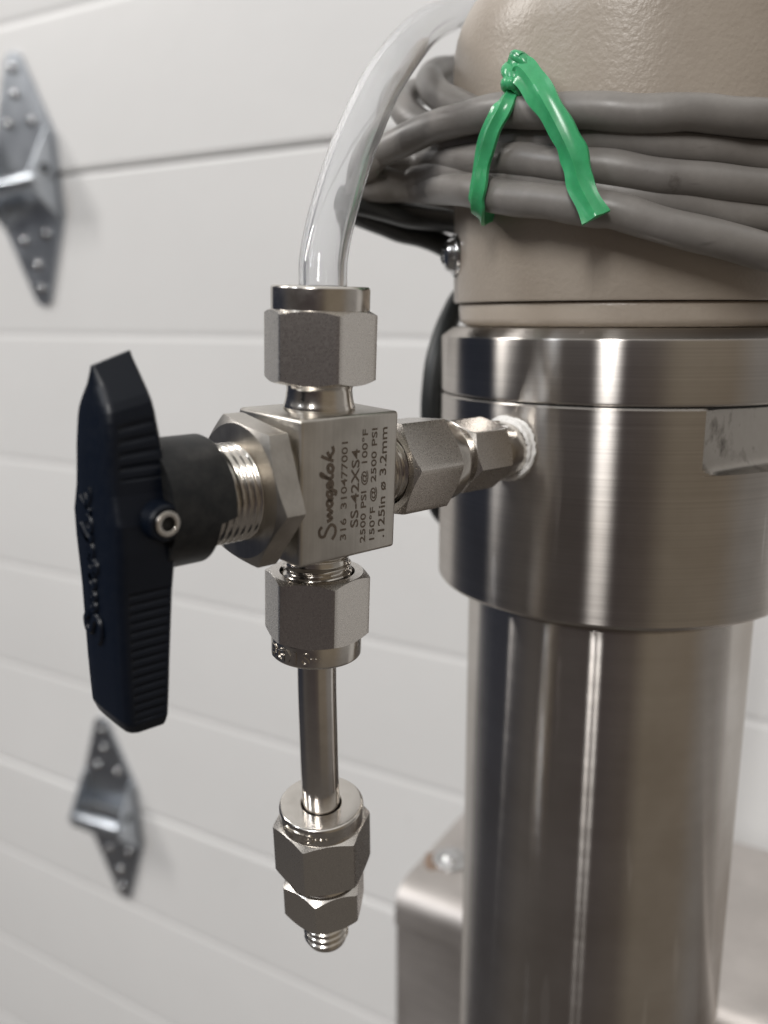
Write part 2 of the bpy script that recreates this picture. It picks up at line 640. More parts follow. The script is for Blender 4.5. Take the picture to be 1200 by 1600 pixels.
# script word mark in a 13.6 x 3 box, x = reading direction
SCRIPT = [
    [(2.3, 1.95), (1.75, 2.45), (0.95, 2.25), (0.85, 1.5), (1.7, 0.95), (2.35, 0.25), (1.9, -0.55), (0.9, -0.6), (0.15, 0.0)],
    [(2.9, 1.0), (3.3, 0.1), (3.8, 0.9), (4.2, 0.1), (4.8, 1.05)],
    [(6.0, 0.9), (5.4, 1.05), (5.0, 0.5), (5.4, 0.05), (5.9, 0.5), (6.05, 0.95), (6.0, 0.2), (6.35, 0.05)],
    [(7.4, 0.9), (6.8, 1.05), (6.4, 0.5), (6.8, 0.1), (7.3, 0.6), (7.35, 0.0), (7.0, -0.6), (6.5, -0.4)],
    [(7.7, 0.45), (8.45, 0.65), (8.25, 1.05), (7.8, 0.85), (7.75, 0.25), (8.3, 0.05), (8.7, 0.3)],
    [(8.7, 0.35), (9.35, 1.25), (10.0, 2.25), (9.6, 2.2), (9.2, 1.2), (9.15, 0.2), (9.7, 0.1)],
    [(10.6, 1.0), (10.05, 0.75), (10.0, 0.2), (10.5, 0.0), (11.0, 0.4), (10.95, 0.9), (10.5, 1.0)],
    [(11.5, 0.0), (11.9, 1.1), (12.4, 2.25)],
    [(12.9, 1.15), (12.3, 0.8), (11.9, 0.6), (12.3, 0.45), (12.9, 0.0), (13.6, 0.2)],
]

# ================================================================= setting: the garage door
DU = Vector((-0.28999825, 0.95702717, 0))      # along the door, to the left
DN = Vector((0.95702717, 0.28999825, 0))       # into the door
D0 = DN*314.7                                   # a point of the door face
DOOR = Matrix(((DU.x, 0, -DN.x, D0.x), (DU.y, 0, -DN.y, D0.y), (0, 1, 0, D0.z), (0, 0, 0, 1)))  # (s, z, out)

door = empty('garage_door')
tag(door, 'white sectional garage door with horizontal grooves behind the valve', 'garage door')

def door_section(z_lo, z_hi, grooves, joint_gap=0.8):
    prof = [(z_lo + joint_gap, -16.0), (z_lo + joint_gap, -3.0), (z_lo + joint_gap + 0.8, -0.7), (z_lo + joint_gap + 2.4, 0.0)]
    for g in sorted(grooves):
        for t in range(-10, 11):
            u = t/10
            prof.append((g + u*3.4, -0.6*(0.5 + 0.5*math.cos(math.pi*u))))
    prof += [(z_hi - joint_gap - 2.4, 0.0), (z_hi - joint_gap - 0.8, -0.7), (z_hi - joint_gap, -3.0), (z_hi - joint_gap, -16.0)]
    V = [(s, z, o) for s in (-420, 980) for z, o in prof]
    k = len(prof)
    F = [(i, i+1, k+i+1, k+i) for i in range(k-1)]
    F += [(k-1, 0, k, 2*k-1), tuple(range(k)), tuple(range(2*k-1, k-1, -1))]
    mk('door_section', V, F, 'door', door, DOOR, sharp=5)

door_section(115.6, 572, [212, 305, 398, 485])
door_section(-340.6, 115.6, [11.4, -80.5, -164.3, -249.5])
door_section(-797, -340.6, [-427, -523, -612, -702])

def door_hinge(s, z, rot, label, size=1.0):
    h = empty('door_hinge')
    h.matrix_world = Matrix.Translation((D0 + DU*s + Vector((0, 0, z)))*MM) @ DOOR.to_3x3().to_4x4() @ Matrix.Rotation(rot, 4, 'Z') @ Matrix.Scale(size, 4)
    tag(h, label, 'hinge', 'zinc hinges on the door joints')
    def leaf(sgn):
        half = [(31, 1.5*sgn), (31, 24*sgn), (29.5, 28*sgn), (9, 74*sgn), (6.5, 79*sgn), (3, 81*sgn)]
        poly = half + [(-x, y) for x, y in reversed(half)]
        V, F = prism(poly, 0.3, 2.6)
        lf = mk('leaf', V, F, 'zinc', h, sharp=25)
        for (x, y) in ((0, 71*sgn), (1, 55*sgn), (-12, 36*sgn), (11, 38*sgn)):
            V3, F3 = lathe(round_prof([(0.01, 5.0), (2.2, 4.8), (3.1, 3.8), (3.3, 2.5)], 0.6), 20)
            bolt = mk('bolt', V3, F3, 'screw', lf, Matrix.Translation((x, y, 0)))
    leaf(1)
    leaf(-1)
    for q in (1, -1):                     # ears that carry the pin barrel
        poly = [(30, 2.4), (30, 5), (0, 23), (-10, 23), (-24, 8), (-30, 2.4)]
        V, F = prism(poly, -1.2, 1.2)
        mt = Matrix(((0, 0, 1, 27*q), (1, 0, 0, 0), (0, 1, 0, 0), (0, 0, 0, 1)))
        mk('ear', V, F, 'zinc', h, mt, sharp=25)
        V, F = lathe([(0.01, 0.3), (3.2, 0.3), (3.4, 0.0)], 20)
        mk('ear_hole', V, F, 'socket', h, Matrix.Translation((28.3*q, 3, 11)) @ (AX_X if q > 0 else Matrix.Rotation(math.pi, 4, 'Y') @ AX_X))
    V, F = lathe(round_prof([(0.01, -30), (5.6, -30), (5.6, 30), (0.01, 30)], 0.8), 32)
    mk('pin_barrel', V, F, 'zinc', h, Matrix.Translation((0, -5, 18)) @ AX_X)
    return h

door_hinge(452, 113, R_(-4.0), 'upper zinc hinge cut off by the left edge of the photo')
door_hinge(416, -346, R_(-4.5), 'lower zinc hinge on the white door below the black handle', 0.92)

# ================================================================= stainless enclosure behind the column
BX = Vector((102.1, 91.7, -167.4))
BOXM = Matrix(((-DU.x, DN.x, 0, BX.x), (-DU.y, DN.y, 0, BX.y), (0, 0, 1, BX.z), (0, 0, 0, 1)))  # (right, back, up)
encl = empty('steel_enclosure', (0, 0, 0))
tag(encl, 'brushed stainless steel box with a screw on its top behind the column', 'metal box')
def enclosure_shell():
    prof = [(89, -260), (89, -1.5), (87.5, 0)]
    prof += [(11, 0.0), (10.6, 0.0), (10.0, -0.0)]
    for k in range(9):
        a = math.pi/2 + math.pi/2*k/8
        prof.append((8 + 8*math.cos(a), -8 + 8*math.sin(a)))
    prof += [(0, -14), (1.1, -14.3), (1.1, -260)]
    return prof
pr_ = enclosure_shell()
V = [(x, y, z) for x in (0.0, 240.0) for y, z in pr_]
k = len(pr_)
F = [(i, i+1, k+i+1, k+i) for i in range(k-1)] + [(k-1, 0, k, 2*k-1), tuple(range(k)), tuple(range(2*k-1, k-1, -1))]
mk('shell', V, F, 'sheet', encl, BOXM, sharp=40)
V, F = lathe(round_prof([(0.01, 3.4), (2.2, 3.3), (4.0, 1.9), (4.2, 1.0), (6.6, 0.9), (6.8, 0.0)], 0.4), 40)
scr = mk('cover_screw', V, F, 'screw', encl, BOXM @ Matrix.Translation((9.5, 24.0, 0.05)))
V, F = [], []
for j in range(26):
    a = 2*math.pi*j/26
    r = 6.0 + 0.9*random.random() + (2.6 if 2.9 < a < 4.4 else 0)
    V.append((9.0 + r*math.cos(a), 23.4 + r*math.sin(a), 0.05))
F = [tuple(range(26))]
mk('rust_ring', V, F, 'rust', scr, BOXM, smooth=False)

# ================================================================= steel column
XC, YC = 80.57, 1.35
colm = empty('steel_column', (XC, YC, -420))
tag(colm, 'round brushed stainless steel column with a thick collar beside the valve', 'steel column')
CB = Matrix.Translation((0, 0, 420))
RF, RT = 36.74, 30.0
Z1, Z2 = 8.2, -31.5
V, F = lathe(round_prof([(26, -1.6), (29.2, -1.6), (RT, -2.6), (RT, -388.5)], 0.4), 192)
mk('tube', V, F, 'column', colm, CB @ Matrix.Translation((0, 0, Z2)), sharp=40)
V, F = lathe([(29.0, 0.2), (29.35, 0.2), (29.35, -1.7), (29.0, -1.7)], 128)
mk('seal_gap', V, F, 'socket', colm, CB @ Matrix.Translation((0, 0, Z2)))
# collar with a milled wrench flat
PHI0, DF = R_(235.9 + 30.0), RF*math.cos(R_(30.0))
seg = 360
rows = []
zl = -3.3
def rflat(a):
    d = (a - PHI0 + math.pi) % (2*math.pi) - math.pi
    return min(RF, DF/math.cos(d)) if abs(d) < 1.2 else RF
prof = [(20, Z2, 0), (RF-1.6, Z2, 0), (RF-0.5, Z2+0.35, 0), (RF, Z2+1.0, 0), (RF, zl-0.02, 0), (RF, zl, 2)]
prof += [(RF, zl + 2.2*(1 - math.cos(t*math.pi/2/5)) + 0.05, 3 + t) for t in range(0, 6)]
prof += [(RF, Z1-0.35, 1), (RF-0.35, Z1, 4), (20, Z1, 0)]
V = []
for (r, z, mode) in prof:
    for j in range(seg):
        a = 2*math.pi*j/seg
        f = rflat(a)
        if mode == 0:
            rr = r
        elif mode == 1:
            rr = f
        elif mode == 2:
            rr = max(r if f >= RF else f + (RF - f)*0.92, f)
        elif z >= Z1 - 0.01:
            rr = f - 0.35
        else:
            t = mode - 3
            fil = 2.0*(1 - math.sin(t*math.pi/2/5))
            rr = min(RF, f + fil) if f < RF else RF
        V.append((rr*math.cos(a), rr*math.sin(a), z))
F = grid_faces(len(prof), seg)
collar = mk('collar', V, F, 'turned', colm, CB, sharp=22)
collar.data.materials.append(M['flat'])
for p in collar.data.polygons:
    cxy = Vector((p.center.x, p.center.y))
    if p.center.z > (420 + zl - 0.5)*MM and p.center.z < (420 + Z1 - 0.3)*MM and cxy.length < (RF - 0.05)*MM and cxy.length > 30*MM:
        p.material_index = 1
V, F = lathe(round_prof([(20, Z1+0.25), (RF-0.35, Z1+0.25), (RF-0.02, Z1+0.6), (RF-0.02, 19.6), (RF-2.4, 21.4), (20, 21.4)], 0.3), 256)
mk('cap_ring', V, F, 'turned', colm, CB, sharp=28)
V, F = lathe([(30, Z1-0.2), (RF-0.55, Z1-0.2), (RF-0.55, Z1+0.5), (30, Z1+0.5)], 128)
mk('joint_gap', V, F, 'socket', colm, CB)

# ================================================================= beige instrument head
head = empty('instrument_head', (XC, YC, 21.4))
tag(head, 'beige textured round instrument head on top of the steel column', 'instrument head')
HB = Matrix.Translation((0, 0, -21.4))
V, F = lathe(round_prof([(24, 21.42), (31.6, 21.5), (33.0, 22.4), (33.3, 25.9), (30, 26.0)], 0.8), 160)
mk('base_ring', V, F, 'beige', head, HB, sharp=40)
pf = [(30, 26.05), (34.0, 26.05), (34.3, 26.5), (34.4, 44), (34.8, 60), (35.0, 70.5)]
for k in range(1, 11):
    a = math.pi/2*k/10*0.80
    pf.append((35.0 - 17 + 17*math.cos(a), 70.5 + 17*math.sin(a)))
pf += [(12, 92), (0.01, 93.5)]
V, F = lathe(pf, 160)
mk('housing', V, F, 'beige', head, HB, sharp=40)
# side screw with washer on the housing's left
sa = R_(142)
ux = Vector((math.cos(sa), math.sin(sa), 0))
sm = Matrix(((-ux.y, 0, ux.x, 34.2*ux.x), (ux.x, 0, ux.y, 34.2*ux.y), (0, 1, 0, 35.2 - 21.4), (0, 0, 0, 1)))
V, F = lathe(round_prof([(0.01, 0.9), (4.1, 0.9), (4.2, 0.0)], 0.3), 32)
ws = mk('side_screw', V, F, 'screw', head, sm)
V, F = lathe(round_prof([(0.01, 3.0), (1.5, 2.9), (2.9, 2.2), (3.4, 0.9)], 0.5), 32)
mk('screw_head', V, F, 'screw', ws, sm)
for q in (0, 1):
    rbox('cross_slot', (-1.6, -0.28, 2.2), (1.6, 0.28, 3.12), 0.05, 'socket', ws, sm @ Matrix.Rotation(q*math.pi/2 + 0.4, 4, 'Z'), 1)

# ================================================================= cables
CR = 2.85
coil = empty('cable_coil', (XC, YC, 40))
tag(coil, 'grey cable wound in loose loops around the beige head', 'cable')
CO = Matrix.Translation((-XC, -YC, -40))

def close_round(front, rb=43.0):
    """carry a loop on behind the head from its last to its first front point"""
    def cyl(p):
        return math.hypot(p[0]-XC, p[1]-YC), math.atan2(p[1]-YC, p[0]-XC), p[2]
    r1, a1, z1 = cyl(front[-1])
    r0, a0, z0 = cyl(front[0])
    while a0 < a1:
        a0 += 2*math.pi
    out = []
    for k in range(1, 9):
        t = k/9
        r = (r1*(1-t) + r0*t)*0.35 + rb*0.65 if 0.15 < t < 0.85 else (r1*(1-t) + r0*t)
        a = a1 + (a0 - a1)*t
        out.append((XC + r*math.cos(a), YC + r*math.sin(a), z1 + (z0 - z1)*t))
    return list(front) + out

def cable(name, pts, r, mat, parent, closed=False, mtx=CO):
    P = smooth_path(spline(pts, 12, closed), 8, closed)
    ph = random.random()*6
    P = [p + Vector((0, 0, 0.28*math.sin(i*0.11 + ph) + 0.16*math.sin(i*0.29 + 2*ph))) for i, p in enumerate(P)]
    def secf(i, t):
        k = 1 + 0.022*math.sin(i*0.21 + ph) + 0.012*math.sin(i*0.57 + 2*ph)
        return ring(r*k, 20)
    V, F = sweep(P, secf, closed)
    return mk(name, V, F, mat, parent, mtx, sharp=60)

S1 = [(40.0, 34.4, 51.0), (40.6, 31.7, 53.5), (41.1, 27.0, 55.4), (42.3, 18.6, 56.8), (40.9, 8.0, 56.7), (41.1, -1.0, 56.2), (42.0, -9.4, 55.3), (45.0, -16.9, 54.6), (49.7, -24.1, 53.7), (55.2, -29.5, 53.2), (62.3, -34.2, 52.7), (78.3, -37.6, 52.8)]
S3 = [(41.9, 35.7, 48.6), (46.0, 33.6, 48.3), (49.6, 28.3, 47.9), (41.9, 9.3, 44.8), (40.7, -1.8, 43.0), (42.2, -9.9, 41.4), (44.4, -15.8, 40.1), (46.8, -20.2, 38.7), (53.9, -28.5, 35.9), (64.2, -35.2, 33.5), (81.1, -38.7, 32.2)]
S2 = [(46.0, 36.0, 51.4), (49.8, 28.5, 52.6), (45.3, 14.2, 51.5), (42.6, 1.8, 49.6), (42.9, -6.5, 47.9), (45.4, -14.2, 46.3), (49.6, -21.5, 45.1), (54.9, -27.3, 44.2), (65.0, -33.9, 43.6), (83.4, -36.6, 44.0)]
S2b = [(57.0, 28.0, 54.7), (50.4, 20.2, 54.6), (44.9, 3.8, 53.0), (45.5, -7.4, 51.5), (48.0, -16.3, 50.8), (53.8, -24.2, 49.7), (61.1, -30.1, 48.8), (73.4, -35.0, 48.0)]
S4 = [(44.8, 35.2, 50.0), (49.0, 30.0, 50.2), (46.1, 14.8, 49.3), (43.6, 0.7, 46.4), (45.7, -11.0, 44.0), (50.4, -20.0, 42.2), (57.3, -27.4, 40.5), (67.5, -33.3, 38.5), (84.8, -35.6, 37.9)]
S5 = [(96.8, 46.8, 80.9), (86.8, 47.8, 80.9), (75.7, 45.5, 77.6), (65.1, 40.1, 73.8), (56.2, 33.1, 69.3), (50.5, 25.9, 65.3), (47.8, 19.0, 62.2), (44.8, 9.6, 58.0), (45.0, 2.9, 55.0), (45.4, -4.9, 53.0)]
S6 = [(95, 49, 77), (81.6, 50.0, 75.9), (67.8, 46.7, 71.7), (56.5, 40.6, 67.5), (50.0, 34.4, 63.6), (47.9, 28.4, 60.4), (47.4, 21.1, 57.0), (46.2, 15.1, 54.4), (45.6, 5.8, 52.0)]
for path, cl in ((S1, 1), (S3, 1), (S2, 1), (S2b, 1), (S4, 1)):
    cable('cable_loop', close_round(path), CR, 'grey', coil, True)
cable('cable_loop', S5, CR, 'grey', coil)
cable('cable_loop', S6, CR, 'grey', coil)

BK = [(84, 40, 44), (74, 39.0, 43.6), (64, 37.0, 43.6), (52, 35.5, 44.4), (42.5, 37.0, 45.4), (39.2, 40.6, 46.2), (44.0, 43.6, 45.3), (48.7, 44.4, 43.9), (55.3, 43.5, 42.6), (62.4, 42.0, 40.8), (69.7, 40.9, 38.7), (78.7, 41.5, 36.3), (82.1, 42.5, 31.7), (75.9, 42.2, 27.2), (69.7, 40.8, 20.5), (65.3, 39.6, 11.3), (64.0, 39.2, -0.2), (65.5, 39.0, -18.1), (76.1, 41.5, -27.0), (86, 41.5, -40), (92, 38, -80), (96, 36, -160)]
bc = cable('dark_shaded_cable', BK, 2.5, 'shadedcable', None, False, Matrix.Translation((-96, -36, 160)))  # upper loop is grey cable with its shade put into the colour
bc.location = Vector((96, 36, -160))*MM
tag(bc, 'dark cable passing behind the beige head and the steel collar, loop shade in its colour', 'cable')

# ================================================================= green tie
tie = empty('green_tie', (39, 0, 40))
tag(tie, 'green plastic twist tie knotted around the grey cable loops', 'tie')
TO = Matrix.Translation((-39, 0, -40))
def band_section(w, t, tw=0.0):
    """flat twist tie: thin wings with a wire core"""
    def f(i, u):
        ww = w*(1 + 0.06*math.sin(u*17 + tw) + 0.05*math.sin(u*41 + tw*2))
        cup = 0.28 + 0.16*math.sin(u*9 + tw)
        S = []
        n = 9
        for k in range(n):
            s = -1 + 2*k/(n-1)
            core = t*0.9*math.exp(-(s/0.28)**2)
            S.append((t*0.5 + core - cup*s*s, s*ww))
        for k in range(n):
            s = 1 - 2*k/(n-1)
            S.append((-t*0.5 - cup*s*s, s*ww))
        return S
    return f
def outward(P):
    return [Vector((p.x - XC, p.y - YC, 0)).normalized() for p in P]
TL = [(43.6, 0.2, 63.0), (40.6, -1.6, 60.4), (38.7, -2.2, 58.2), (37.2, -2.0, 56.0), (36.8, -0.1, 52.9), (37.3, 2.0, 48.8), (36.9, 2.5, 44.8), (37.1, 3.3, 42.6), (38.5, 4.2, 41.1), (41.6, 5.4, 40.6), (46, 6.5, 41.6)]
P = smooth_path(spline(TL, 10), 4)
V, F = sweep(P, band_section(1.75, 0.6, 1.0), upref=outward(P))
mk('band', V, F, 'green', tie, TO, sharp=60)
TR = [(39.4, -2.4, 60.6), (38.6, -4.0, 61.9), (38.2, -6.4, 60.2), (38.0, -10.2, 55.7), (38.8, -13.2, 50.8), (39.6, -14.8, 47.2), (40.0, -16.0, 43.1), (40.4, -18.8, 38.2)]
P = smooth_path(spline(TR, 10), 3)
up_ = outward(P)
for i in range(len(up_)):
    u = i/len(up_)
    up_[i] = (Matrix.Rotation(0.30*math.sin(u*7.5), 3, 'Z') @ up_[i])
V, F = sweep(P, band_section(2.15, 0.65, 2.3), upref=up_)
mk('free_end', V, F, 'green', tie, TO, sharp=60)
# knot: a few turns of the same band
kc = Vector((40.4, -3.3, 61.3))
e1 = Vector((0.48, -0.60, 0.64)).normalized()
e2 = Vector((0.0, 0.3, 1.0))
e2 = (e2 - e1*e2.dot(e1)).normalized()
e3 = e1.cross(e2)
K = []
for i in range(60):
    t = i/59
    a = t*2*math.pi*2.2
    rr = 1.8 + 0.35*math.sin(a*1.5)
    K.append(kc + e2*(rr*math.cos(a)*1.35) + e3*(rr*math.sin(a)) + e1*(1.4*math.sin(a*0.5 + 0.6)))
K = smooth_path(K, 2)
V, F = sweep(K, lambda i, u: ring(0.9*(1 + 0.10*math.sin(i*0.3)), 12, 1.35))
mk('knot', V, F, 'green', tie, TO, sharp=60)
K2 = [Vector(p) for p in ((39.2, -1.2, 59.8), (38.0, -2.2, 60.0), (38.0, -3.4, 59.6), (39.4, -3.9, 59.2))]
V, F = sweep(smooth_path(spline(K2, 8), 2), lambda i, u: ring(0.95*(1 + 0.10*math.sin(i*1.4)), 12, 0.9))
mk('knot_turn', V, F, 'green', tie, TO, sharp=60)

# ================================================================= three-way valve
TH = 0.0486
valve = empty('ball_valve', (0, 0, 0), (TH, 0, 0))
tag(valve, 'three-way steel ball valve with black lever handle and etched block body', 'valve')
bx, by, bz = 18.03/2, 14.85/2, 20.74/2
body = rbox('valve_body', (-bx, -by, -bz), (bx, by, bz), 0.55, 'body', valve, None, 3)

# etched lettering on the face towards the camera (reads upwards)
FACE = Matrix(((0, -1, 0, 0), (0, 0, -1, -by - 0.03), (1, 0, 0, 0), (0, 0, 0, 1)))   # (read, up, out)
def face_text(txt, fx, b0, b1, h):
    V, F = text_mesh(txt, offset=0.012)
    L = (b1 - b0)*2*bz
    V = fit_box(V, L, h, 0.0)
    V = [(x - bz + b0*2*bz, y - (-bx + fx*2*bx) - h/2, z) for x, y, z in V]
    mk('etched_lettering', V, F, 'etch', body, FACE, smooth=False, recalc=False)
face_text('316  310477001', 0.43, 0.135, 0.825, 1.12)
face_text('SS-42XS4', 0.545, 0.21, 0.765, 1.50)
face_text('2500 PSI @ 100\u00b0F', 0.645, 0.085, 0.895, 1.36)
face_text('150\u00b0F @ 2500 PSI', 0.745, 0.09, 0.895, 1.36)
face_text('.125in \u00f8 3.2mm', 0.842, 0.09, 0.895, 1.36)
parts = []
for si, s in enumerate(SCRIPT):
    parts.append(stroke(s, 0.46 if si in (0, 5, 7, 8) else 0.52))
V, F = join(parts)
V = [(x*1.0 - bz + 0.15*2*bz, y*0.95 + bx - 0.27*2*bx - 0.85, 0) for x, y, z in V]
# each stroke on its own tiny level so that crossings never share a plane
off = 0
VV = []
for pi, (v, f) in enumerate(parts):
    VV += [(x, y, 0.004*pi) for (x, y, z) in V[off:off + len(v)]]
    off += len(v)
mk('etched_wordmark', VV, F, 'etch', body, FACE, smooth=False, recalc=False)

PHI_N = -0.8708 - math.pi/6
def tube_nut(sign, name='tube_nut', mtx=None, phi=PHI_N, stamp=None, st_a=None, bore=3.45):
    """nut on a port: hexagon towards the body, round collar outside.  built along +z from the body"""
    mt = mtx
    V, F = hexnut(14.29, 14.3, 24.4, 5.75, 6.6, True, True, phi)
    nut = mk(name, V, F, 'tumbled', valve, mt, sharp=20)
    V, F = lathe(round_prof([(6.4, 24.2), (7.02, 24.25), (7.02, 27.4), (6.75, 27.7), (bore + 0.3, 27.7), (bore, 27.4), (bore, 24.0)], 0.28), 96)
    mk('nut_collar', V, F, 'machined', nut, mt, sharp=35)
    if stamp:
        V, F = text_mesh(stamp, extrude=0.22, offset=0.03)
        V = fit_box(V, 9.2, 2.1)
        W = []
        for x, y, z in V:
            a = st_a - x/7.0
            rr = 7.0 + z*1.1
            W.append((rr*math.cos(a), rr*math.sin(a), 27.1 - y))
        mk('stamped_mark', W, F, 'thread', nut, mt, smooth=False, recalc=False)
    return nut

FLIP = Matrix.Rotation(math.pi, 4, 'X')
tube_nut(1, phi=PHI_N)
tube_nut(-1, mtx=FLIP, phi=-PHI_N, stamp='BGM S\u00b7\u00b7\u00b7', st_a=R_(196))
# ports with their threads, polished where they leave the block
V, F = lathe(round_prof([(5.25, bz-0.1), (5.25, bz+0.5), (4.95, bz+1.4), (4.75, bz+3.0), (5.05, bz+3.8), (5.05, bz+5.6)], 0.5), 72)
mk('upper_port', V, F, 'thread', valve, sharp=50)
V, F = lathe(round_prof([(5.3, bz-0.1), (5.3, bz+0.9), (4.8, bz+1.3), (4.8, bz+2.0)], 0.3), 72)
pp = mk('lower_port', V, F, 'thread', valve, FLIP, sharp=50)
V, F = screw_thread(5.35, bz+1.8, bz+7.0, 1.27, 0.6)
mk('port_thread', V, F, 'thread', pp, FLIP, sharp=50)
# side port and its nut (opposite the handle)
V, F = screw_thread(5.45, bx-0.1, bx+8.0, 1.27, 0.6)
mk('side_port', V, F, 'thread', valve, AX_X, sharp=50)
V, F = hexnut(14.29, 13.0, 23.6, 6.0, 6.6, True, True, R_(-6))
sn = mk('side_nut', V, F, 'tumbled', valve, AX_X, sharp=20)
V, F = lathe(round_prof([(6.5, 23.3), (6.85, 23.4), (6.85, 26.3), (6.5, 26.7), (3.2, 26.7)], 0.3), 96)
mk('nut_collar', V, F, 'machined', sn, AX_X, sharp=35)
# stem, panel nut
V, F = screw_thread(6.85, -23.5, -bx+0.5, 1.02, 0.5, 96)
mk('stem_thread', V, F, 'thread', valve, AX_X, sharp=60)
V, F = hexnut(19.05, -14.3, -10.6, 6.4, 6.4, True, False, R_(8), slope=0.42)
mk('panel_nut', V, F, 'body', valve, AX_X, sharp=20)

# lever handle ------------------------------------------------------
HZ0, HZ1 = -29.0, 18.7
def interp(x, T):
    if x <= T[0][0]:
        return T[0][1]
    for (x0, y0), (x1, y1) in zip(T, T[1:]):
        if x <= x1:
            t = (x - x0)/(x1 - x0)
            return y0 + (y1 - y0)*t
    return T[-1][1]
W_T = [(-29.0, 3.6), (-28.4, 4.7), (-27.0, 5.3), (-23, 5.5), (-10, 5.7), (-4, 6.3), (-0.5, 6.35), (3, 5.3), (6, 4.95), (10, 4.7), (12.0, 4.5), (13.2, 4.2), (14.2, 3.65), (15.5, 2.7), (18.7, 0.3)]
XO_T = [(-29.0, -32.6), (-28.2, -33.9), (-26.5, -34.5), (-20, -34.7), (0, -35.0), (8, -34.9), (13, -34.6), (18.7, -34.2)]
XI_T = [(-29.0, -29.3), (-28.2, -28.6), (-20, -28.2), (-4, -27.2), (4, -27.5), (9.5, -28.1), (13, -28.6), (18.7, -29.3)]
RIBS = [(-26.6, -8.6, 1.22), (4.6, 11.9, 1.62)]
def rib(z):
    for a, b_, p in RIBS:
        if a < z < b_:
            q = ((z - a)/p) % 1.0
            e = min(1, (z - a)/0.2, (b_ - z)/0.2)
            return 0.26*e*(0.5 + 0.5*math.cos(2*math.pi*q))**2
    return 0.0
nz_ = 380
V, kk = [], None
for i in range(nz_ + 1):
    t = i/nz_
    z = HZ0 + (HZ1 - HZ0)*t
    w, xo, xi = interp(z, W_T), interp(z, XO_T), interp(z, XI_T)
    ch = min(0.95, w*0.45)
    ci = min(0.35, w*0.4)
    g = rib(z)
    S = [(xo - 0.12, 0.0), (xo - 0.10, -(w - ch)*0.5), (xo, -(w - ch)), (xo + ch*0.32, -(w - ch*0.36)), (xo + ch, -w), (xo + ch + 0.25, -w)]
    S += [(xo + ch + 0.45, -(w - g)), ((xo + xi)/2, -(w - g)), (xi - ci - 0.45, -(w - g)), (xi - ci - 0.2, -w), (xi - ci, -w), (xi, -(w - ci)), (xi, 0.0)]
    S = S + [(x, -y) for x, y in reversed(S[1:-1])]
    kk = len(S)
    ramp_ = max(0.0, (t - 0.72)/0.28)
    for x, y in S:
        V.append((x, y, z + 0.34*(x + 31.8)*ramp_))
F = grid_faces(nz_ + 1, kk) + [tuple(range(kk)), tuple(nz_*kk + j for j in range(kk))]
handle = mk('handle', V, F, 'black', valve, None, sharp=38)
# hub with its stop cut-out
rows, seg = [], 96
V = []
for (r, x) in [(2, -28.4), (8.45, -28.4), (8.45, -20.0), (8.2, -19.5), (6.9, -19.5), (6.9, -21.4)]:
    for j in range(seg):
        a = 2*math.pi*j/seg
        cut = R_(190) < a < R_(300)
        xx = x
        if cut and x > -21:
            xx = -22.0
        V.append((xx, r*math.cos(a), r*math.sin(a)))
F = grid_faces(6, seg)
hubo = mk('hub', V, F, 'hub', handle, None, sharp=35)
# set screw with socket, facing the camera
SS = Matrix(((1, 0, 0, -29.45), (0, 0, -1, -8.2), (0, 1, 0, -0.35), (0, 0, 0, 1)))
V, F = lathe(round_prof([(1.62, -0.4), (1.6, 0.2), (1.45, 0.3), (0.95, 0.3), (0.9, 0.0), (0.9, -1.0)], 0.14), 40)
ss = mk('set_screw', V, F, 'machined', handle, SS, sharp=50)
V, F = lathe([(0.01, -0.6), (1.1, -0.6)], 6)
mk('socket', V, F, 'socket', ss, SS, smooth=False)
V, F = lathe(round_prof([(2.7, -3.5), (2.35, -0.35), (2.1, 0.0), (1.7, 0.0), (1.66, -0.6)], 0.2), 40)
mk('screw_boss', V, F, 'black', handle, SS, sharp=50)
# raised word mark on the outer face
OUT = Matrix(((0, 0, -1, -35.02), (0, 1, 0, 0), (1, 0, 0, 0), (0, 0, 0, 1)))
parts = [stroke(s, 0.75, depth=0.42) for s in SCRIPT]
V, F = join(parts)
V = [(x*1.5 - 17.2, (y - 0.8)*1.35 + 1.3, z*0.8) for x, y, z in V]
mk('raised_wordmark', V, F, 'black', handle, OUT, sharp=50)

# ================================================================= adapter between valve and column
adp = empty('pipe_adapter', (31, 0, 0), (TH*0.3, 0, 0))
tag(adp, 'small steel hex adapter wrapped in white tape screwed into the collar', 'adapter')
AO = Matrix.Translation((-31, 0, 0))
V, F = hexnut(11.11, 29.4, 38.2, 3.6, 3.6, True, True, R_(14), slope=0.6)
hb = mk('hex_body', V, F, 'tumbled', adp, AO @ AX_X, sharp=20)
V, F = lathe(round_prof([(3.5, 26.5), (4.7, 26.5), (4.7, 29.8)], 0.3), 64)
mk('neck', V, F, 'machined', adp, AO @ AX_X)
V, F = lathe(round_prof([(4.6, 37.9), (5.4, 38.0), (5.3, 39.5), (5.1, 41.5), (4.9, 44.8)], 0.3), 64)
mk('shoulder', V, F, 'machined', adp, AO @ AX_X)
V, F = text_mesh('NO', extrude=0.1)
V = fit_box(V, 3.6, 1.5)
W = []
for x, y, z in V:
    a = R_(150) + x/5.3
    W.append(((5.25 + z)*math.cos(a), (5.25 + z)*math.sin(a), 39.3 + y))
mk('stamped_mark', W, F, 'etch', hb, AO @ AX_X, smooth=False, recalc=False)
